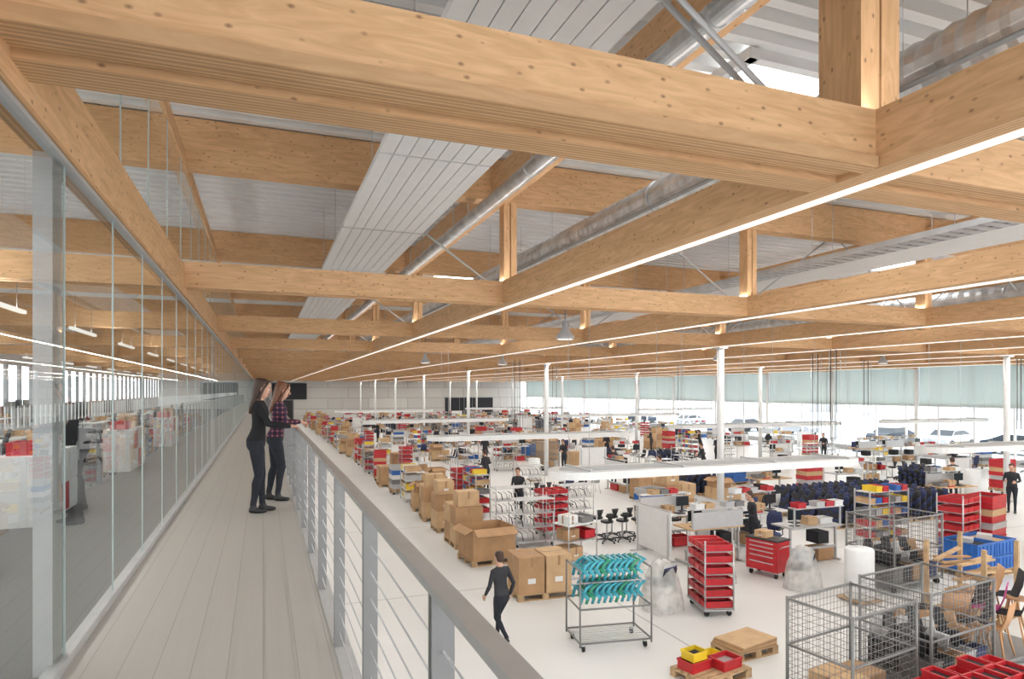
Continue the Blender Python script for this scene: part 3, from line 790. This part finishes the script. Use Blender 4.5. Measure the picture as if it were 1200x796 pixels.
# left aisle row
yy = 21.4; seq = [('carton_pallet', 1), ('carton_pallet', 2), ('bin_shelving', 1), ('parts_trolley', 0), ('carton_pallet', 0), ('red_bin_trolley', 1), ('rolling_rack', 0), ('bin_shelving', 0), ('parts_trolley', 1), ('red_bin_trolley', 1), ('wrapped_chair_stack', 0)]
i = 0
while yy < 92:
    n, v = seq[i % len(seq)]; P(n, 5.4+random.uniform(-.15, .15), yy, 1.57+random.uniform(-.15, .15), v, 1.0, .8)
    n, v = seq[(i*3+2) % len(seq)]
    if i % 3 < 2: P(n, 6.95, yy+.2, 1.57, v+1, 1.0, .8)
    yy += 1.9+.6*(i % 4 == 3); i += 1
kinds = [('assembly_workbench', 26), ('bin_shelving', 8), ('red_bin_trolley', 11), ('parts_trolley', 12), ('carton_pallet', 16), ('rolling_rack', 12), ('chair_row', 10), ('office_chair', 9),
         ('seat_stack_pallet', 8), ('white_partition_screen', 5), ('wire_mesh_cage', 4), ('wrapped_chair_stack', 5), ('stool_group', 5), ('blue_crate_pallet', 1), ('plastic_roll', 3), ('open_carton_pallet', 5)]
bag = [k for k, w in kinds for _ in range(w)]
y = 7.5
while y < 95:
    x = 8.0
    while x < 38.5:
        jx, jy = x+random.uniform(-.2, .2), y+random.uniform(-.15, .15)
        ok = not (y < 19 and x < 14.6) and not (x > y*1.7+3) and not (24 < x < 25.6) and not (25.5 < y < 27.4) and not (43.5 < y < 46) and not (34.5 < y < 36.4) and not (53.5 < y < 56) and not (62 < y < 65) and not (14.3 < x < 15.4) and not (31 < x < 32.6)
        for cx in (13.4, 27.0):
            if abs(x-cx) < 1.3 and abs(((y-16.65+6.7) % 13.4)-6.7) < 1.3: ok = False
        if ok and all((px-jx)**2+(py-jy)**2 > (pr+1.0)**2 for px, py, pr in placed if abs(px-jx) < 3) and random.random() < .78:
            n = random.choice(bag); put(n, random.choice(KIT[n]), (jx, jy, 0), random.choice([0, 0, 1.57, 3.14])+random.uniform(-.08, .08))
        x += 2.1
    y += 2.1

# ------------------------------------------------------------ office furniture
def desk(b):
    b.box(0, 0, .74, 1.6, .8, .03, white)
    for x in (-.72, .72):
        for y in (-.33, .33): b.box(x, y, .36, .05, .05, .72, lgrey)
    for x in (-.35, .35): b.box(x, .15, 1.08, .56, .03, .34, screen); b.box(x, .17, .85, .04, .03, .2, black); b.box(x, .15, .76, .22, .16, .012, black)
    b.box(0, -.15, .762, .42, .14, .015, black); carton(b, .6, -.15, .757, .2, .25, .1, card2); b.box(.45, 0, .3, .4, .6, .55, white)
    b.box(0, .41, .95, 1.6, .025, .5, lgrey)
b = MB(); desk(b); dk = b.mesh('office_desk')
for i in range(9):
    for x in (-4.2, -7.3):
        put('office_desk', dk, (x, 3.5+i*3.2, GZ), 1.57); put('office_chair', KIT['office_chair'][0], (x+.85, 3.5+i*3.2+.1, GZ), 1.3+.3*(i % 3))
b = MB()
b.box(0, 0, .4, .45, 1.6, .8, white)
for j in range(4):
    for k in range(2): b.box(.23, -.6+.4*j, .2+.38*k, .012, .37, .35, [white, white, red, white][(j+k) % 4])
obin(b, 0, -.4, .8, .3, .4, .15, red, dark); carton(b, 0, .3, .8, .3, .4, .25, card2)
cb = b.mesh('storage_cabinet')
for y in (6.2, 9.6, 15, 21): put('storage_cabinet', cb, (-2.6, y, GZ))

# ------------------------------------------------------------ people
def hand(b, wrist, dirv, palmn, side, curl=.5, m=skin):
    w = Vector(wrist); d = Vector(dirv).normalized(); p = Vector(palmn); p = (p-d*p.dot(d)).normalized(); s = d.cross(p)
    if s.dot(Vector(side)) < 0: s = -s
    up = p
    b.tube([w-d*.03, w+d*.01, w+d*.04, w+d*.075, w+d*.088], [(.022, .018), (.028, .018), (.037, .015), (.039, .013), (.03, .01)], m, 10, up=tuple(up))
    for i, (o, L) in enumerate(((.029, .068), (.010, .076), (-.010, .070), (-.028, .055))):
        q = w+d*.08+s*o; pts = [q]; ang = .15*curl
        for f in (.42, .32, .26):
            ang += curl*.75; q = q+(d*math.cos(ang)+p*math.sin(ang))*L*f; pts.append(q.copy())
        b.tube(pts, [.0095, .009, .008, .006], m, 7, up=tuple(s))
    q = w+d*.03+s*.028
    b.tube([q, q+d*.025+s*.025+p*.008, q+d*.05+s*.032+p*.018, q+d*.068+s*.028+p*.026], [.013, .011, .0095, .007], m, 7, up=tuple(p))
def person(name, loc, rz, arms, legs, top, bottom, shoe, hairm, longhair=True, lean=0.0, headpitch=0.0, headyaw=0.0, h=1.0, handdir=None, female=True):
    B = MB(); L = lean; S = 1.0 if female else 1.1; feet = []
    def ty(z): return L*max(0, z-.9)/.5
    st = [(.79, .09, .08, -.012), (.85, .15, .112, -.018), (.92, .168 if female else .155, .12, -.015), (1.0, .148, .10, 0), (1.08, .125 if female else .138, .086 if female else .095, .006), (1.17, .135, .09, .008), (1.255, .152, .108 if female else .104, .016), (1.33, .16, .1, .0), (1.395, .13, .075, -.012), (1.43, .072, .056, -.012), (1.47, .05, .05, -.006), (1.56, .047, .048, .004)]
    B.tube([(0, ty(z)+o, z) for z, _, _, o in st], [(a*S if z > 1.1 else a, c) for z, a, c, o in st], top, 20, up=(0, 1, 0))
    for sg, (kn, an, toe) in zip((1, -1), legs):
        hp = Vector((sg*.085, -.01, .88)); kn = Vector(kn); an = Vector(an); bk = Vector((0, -.012, 0))
        B.tube([hp, hp.lerp(kn, .3), hp.lerp(kn, .7), kn, kn.lerp(an, .28)+bk, kn.lerp(an, .7), an], [(.088, .092), (.082, .088), (.062, .068), (.052, .056), (.05, .057), (.04, .043), (.037, .04)], bottom, 12, up=(0, 1, 0))
        f = Vector((math.sin(toe), math.cos(toe), 0)); g = Vector((an.x, an.y, an.z-.05))
        B.tube([g-f*.05, g-f*.03, g+f*.05-Vector((0, 0, .012)), g+f*.13-Vector((0, 0, .018)), g+f*.17-Vector((0, 0, .02))], [(.026, .03), (.036, .04), (.04, .036), (.042, .026), (.026, .016)], shoe, 10)
        B.tube([an+Vector((0, 0, .03)), an-Vector((0, -.02, .05))], [.04, .04], shoe, 8)
        feet += [g, g+f*.07, g+f*.13]
    for sg, (el, wr) in zip((1, -1), arms):
        sh = Vector((sg*.155*S, ty(1.36)-.005, 1.355)); el = Vector(el); wr = Vector(wr)
        B.tube([(sg*.06, ty(1.36), 1.375), sh, sh.lerp(el, .35), el, el.lerp(wr, .3), wr], [.052, .053, .047, .04, .041, .029], top, 12)
    me = B.mesh('tmp'); ob = bpy.data.objects.new('tmp', me); COL.objects.link(ob)
    r = ob.modifiers.new('r', 'REMESH'); r.mode = 'VOXEL'; r.voxel_size = .0115; r.use_smooth_shade = True
    sm = ob.modifiers.new('s', 'SMOOTH'); sm.iterations = 6; sm.factor = .5
    dg = bpy.context.evaluated_depsgraph_get(); ev = ob.evaluated_get(dg); em = bpy.data.meshes.new_from_object(ev)
    F = MB(); F.v = [tuple(v.co) for v in em.vertices]
    kt, kb, ks, ksk = F.mi(top), F.mi(bottom), F.mi(shoe), F.mi(skin)
    mn = min(v[2] for v in F.v)
    for pl in em.polygons:
        c = pl.center
        if c.z < .35 and any((c-q).length < .068 for q in feet): k = ks
        elif c.z > 1.435 and abs(c.x) < .085: k = ksk
        elif c.z > .93 or (abs(c.x) > .2 and c.z > .7): k = kt
        else: k = kb
        F.f.append(tuple(pl.vertices)); F.m.append(k); F.s.append(True)
    bpy.data.objects.remove(ob)
    H = MB()
    hs = [(-.004, .015, .015, .058), (.004, .034, .034, .05), (.022, .047, .05, .035), (.05, .058, .071, .018), (.09, .067, .086, .006), (.12, .071, .092, 0), (.16, .073, .095, -.005), (.19, .062, .082, -.008), (.213, .036, .05, -.01), (.222, .006, .01, -.01)]
    H.tube([(0, cy, z) for z, _, _, cy in hs], [(a, c) for _, a, c, _ in hs], skin, 22, up=(0, 1, 0))
    H.tube([(0, .084, .128), (0, .096, .108), (0, .109, .086), (0, .103, .078), (0, .088, .072)], [(.007, .006), (.008, .008), (.012, .01), (.013, .009), (.008, .004)], skin, 8, up=(0, 1, 0))
    H.tube([(-.023, .078, .05), (-.008, .088, .053), (.008, .088, .053), (.023, .078, .05)], [(.003, .003), (.006, .005), (.006, .005), (.003, .003)], lipm, 8)
    H.tube([(-.02, .077, .046), (0, .087, .043), (.02, .077, .046)], [(.003, .003), (.006, .006), (.003, .003)], lipm, 8)
    for sg in (-1, 1):
        H.ball((sg*.029, .077, .112), .012, eyew, 8); H.ball((sg*.029, .0855, .112), .0055, black, 6)
        H.tube([(sg*.012, .091, .129), (sg*.03, .089, .133), (sg*.047, .076, .128)], .003, hairm, 5)
        H.ball((sg*.071, -.002, .098), (.009, .018, .03), skin, 8)
    if longhair:
        hh = [(.238, .012, .02, -.012), (.228, .048, .06, -.012), (.205, .071, .09, -.016), (.175, .082, .096, -.026), (.14, .084, .080, -.04), (.10, .085, .070, -.05), (.04, .084, .06, -.058), (-.03, .084, .05, -.064), (-.1, .08, .042, -.076), (-.17, .068, .032, -.088), (-.22, .045, .02, -.092), (-.235, .02, .01, -.092)]
    else:
        hh = [(.234, .012, .02, -.012), (.222, .05, .065, -.012), (.192, .076, .096, -.016), (.15, .08, .078, -.036), (.10, .077, .06, -.045), (.05, .062, .045, -.05), (.03, .03, .02, -.05)]
    n0 = len(H.v)
    H.tube([(0, cy, z) for z, _, _, cy in hh], [(a, c) for _, a, c, _ in hh], hairm, 36, up=(0, 1, 0))
    for i in range(n0, len(H.v)):
        x, y, z = H.v[i]; j = (i-n0) % 36; q = 1+.035*math.sin(j*2.2+z*14)*(1 if z < .2 else .3)
        H.v[i] = (x*q, (y+.05)*q-.05, z)
    if longhair:
        for sg in (-1, 1): H.tube([(sg*.03, .062, .212), (sg*.068, .045, .17), (sg*.08, .018, .11), (sg*.082, .0, .03), (sg*.08, -.01, -.06), (sg*.07, -.02, -.12)], [(.02, .014), (.022, .016), (.022, .014), (.024, .016), (.02, .014), (.006, .005)], hairm, 10, up=(0, 1, 0))
    M = Matrix.Translation((0, ty(1.5)+.008, 1.475)) @ Matrix.Rotation(headyaw, 4, 'Z') @ Matrix.Rotation(-headpitch, 4, 'X')
    F.merge(H, M)
    for sg, (el, wr), hd in zip((1, -1), arms, handdir or ((None,), (None,))):
        el = Vector(el); wr = Vector(wr); d = (wr-el).normalized()
        if hd[0] is None: hand(F, wr+d*.01, d, (-sg, 0, 0), (0, 1, 0), .35)
        else: hand(F, wr, hd[0], hd[1], hd[2], hd[3])
    return put(name, F, (loc[0], loc[1], loc[2]-mn), rz, h)

person('woman_in_black', (-.07, 8.87, GZ), -math.pi/2,
       [((.21, .14, 1.13), (.13, .40, 1.10)), ((-.21, .13, 1.13), (-.10, .40, 1.10))],
       [((.07, .02, .48), (.06, -.05, .10), .1), ((-.085, .05, .48), (-.08, .06, .10), -.1)],
       blackknit, denim, black, hair1, True, .035, .18, -.15, 1.0,
       [((-.15, 1, -.1), (0, -.1, -1), (-1, 0, 0), .9), ((.15, 1, -.1), (0, -.1, -1), (1, 0, 0), .9)])
person('woman_in_plaid_shirt', (.17, 9.75, GZ), -math.pi/2,
       [((.22, .13, 1.12), (.10, .33, 1.13)), ((-.22, .12, 1.12), (-.06, .32, 1.13))],
       [((.08, .08, .49), (.07, .02, .10), .15), ((-.09, -.02, .48), (-.09, -.10, .10), -.15)],
       plaidm, denim, black, hair2, True, .05, .25, .1, .985,
       [((-.3, 1, -.25), (0, 0, -1), (-1, 0, 0), .8), ((.3, 1, -.25), (0, 0, -1), (1, 0, 0), .8)])
walk = [((.06, .16, .50), (.07, .20, .10), 0), ((-.07, .06, .49), (-.07, -.24, .20), 0)]
person('walking_man', (3.78, 10.35, 0), .35, [((.23, -.08, 1.10), (.22, .02, .86)), ((-.23, .06, 1.10), (-.22, .2, .90))], walk, dark, denim, black, hair1, False, .05, .1, 0, .92, None, False)
stand = [((.09, .02, .48), (.09, 0, .10), .1), ((-.09, .02, .48), (-.09, 0, .10), -.1)]
work_arm = [((.23, .04, 1.12), (.16, .27, 1.12)), ((-.23, .04, 1.12), (-.14, .28, 1.1))]
w1 = person('assembly_worker', (8.95, 26.4, 0), .4, work_arm, stand, dark, denim, black, hair1, False, .06, .35, 0, 1.03, None, False)
for (x, y, r) in ((11.75, 13.3, 1.2), (24.8, 17.2, -.5), (24.6, 15, 2), (15.2, 26.4, 0), (8.0, 20.2, 2.4), (20.3, 26.5, 1), (11.5, 44.8, .5), (24.7, 31, 3), (24.8, 38, 1), (16.8, 44.8, 2), (14.85, 22, 1), (14.85, 31, 2), (12, 35.6, 0), (20, 35.6, 2), (27, 35.6, 1), (31.8, 30, 2), (31.8, 22, 0), (14.8, 40, 1), (9, 54.8, 2)):
    put('assembly_worker', w1.data, (x, y, w1.location.z), r, 1.02)

# ------------------------------------------------------------ parked cars
def car(p):
    b = MB(); W = 1.75
    prof = [(-2.1, .35), (-2.15, .75), (-1.95, .95), (-1.3, 1.0), (-.75, 1.42), (.6, 1.46), (1.5, 1.05), (2.1, .92), (2.2, .6), (2.15, .35)]
    n = len(prof)
    for s in (-1, 1): b.quad([(x, s*W/2*(1 if z < 1.1 else .86), z) for x, z in (prof if s < 0 else prof[::-1])], p)
    for i in range(n):
        (x0, z0), (x1, z1) = prof[i], prof[(i+1) % n]; w0, w1_ = W/2*(1 if z0 < 1.1 else .86), W/2*(1 if z1 < 1.1 else .86)
        b.quad([(x0, -w0, z0), (x0, w0, z0), (x1, w1_, z1), (x1, -w1_, z1)], screen if i in (3, 5) else p)
    for s in (-1, 1):
        b.quad([(-.72, s*(W/2*.87+.01), 1.36), (.55, s*(W/2*.87+.01), 1.4), (1.2, s*(W/2+.005), 1.08), (-1.1, s*(W/2+.005), 1.05)], screen)
        for x in (-1.3, 1.35): b.tube([(x, s*(W/2-.2), .33), (x, s*(W/2+.02), .33)], .33, rubber, 18); b.tube([(x, s*(W/2+.01), .33), (x, s*(W/2+.03), .33)], .2, lgrey, 12)
    return b.mesh('parked_car')
ca, cb_ = car(paint1), car(paint2)
for i, y in enumerate((30, 36, 40, 52, 58, 70, 79)): put('parked_car', ca if i % 2 else cb_, (50+(i % 2)*1.5, y, -.25), .1+1.57*(i % 3 == 0))

# ------------------------------------------------------------ light
w = bpy.data.worlds.new('overcast_sky'); scene.world = w; w.use_nodes = True
bg = w.node_tree.nodes['Background']
tc = w.node_tree.nodes.new('ShaderNodeTexCoord'); sp = w.node_tree.nodes.new('ShaderNodeSeparateXYZ'); cr = w.node_tree.nodes.new('ShaderNodeValToRGB')
w.node_tree.links.new(tc.outputs['Generated'], sp.inputs[0]); w.node_tree.links.new(sp.outputs[2], cr.inputs[0])
cr.color_ramp.elements[0].color = (.95, .975, 1, 1); cr.color_ramp.elements[1].color = (.82, .91, 1, 1)
w.node_tree.links.new(cr.outputs[0], bg.inputs['Color']); bg.inputs['Strength'].default_value = 4.2
def area(x, y, z, sx, sy, pw, col, upw=False):
    l = bpy.data.lights.new('strip_or_fill_lamp', 'AREA'); l.shape = 'RECTANGLE'; l.size = sx; l.size_y = sy; l.energy = pw; l.color = col
    o = bpy.data.objects.new('strip_or_fill_lamp', l); o.location = (x, y, z); COL.objects.link(o)
    if upw: o.rotation_euler = (math.pi, 0, 0)
for x in LX:
    area(x+.0425, 46, LB-.035, .022, 104, 1250, (1, .98, .94))
    area(x-.13, 46, LT+.01, .03, 104, 330, (1, .98, .95), True)  # added upward fill to brighten the ceiling; no fixture on the beam tops
for x in (-3.2, -7.5): area(x, 29, LB-.31, .06, 58, 600, (1, .97, .93)); area(x, 29, LB-.24, .06, 58, 300, (1, .97, .93), True)
# ------------------------------------------------------------ camera
cam = bpy.data.cameras.new('camera'); co = bpy.data.objects.new('camera', cam); COL.objects.link(co)
co.location = (0, 0, CZ); co.rotation_euler = (math.radians(90), 0, math.radians(-21.0))
cam.sensor_width = 36; cam.lens = 22.8; cam.shift_y = .05; cam.clip_end = 600; cam.clip_start = .05
scene.camera = co
scene.view_settings.view_transform = 'Standard'
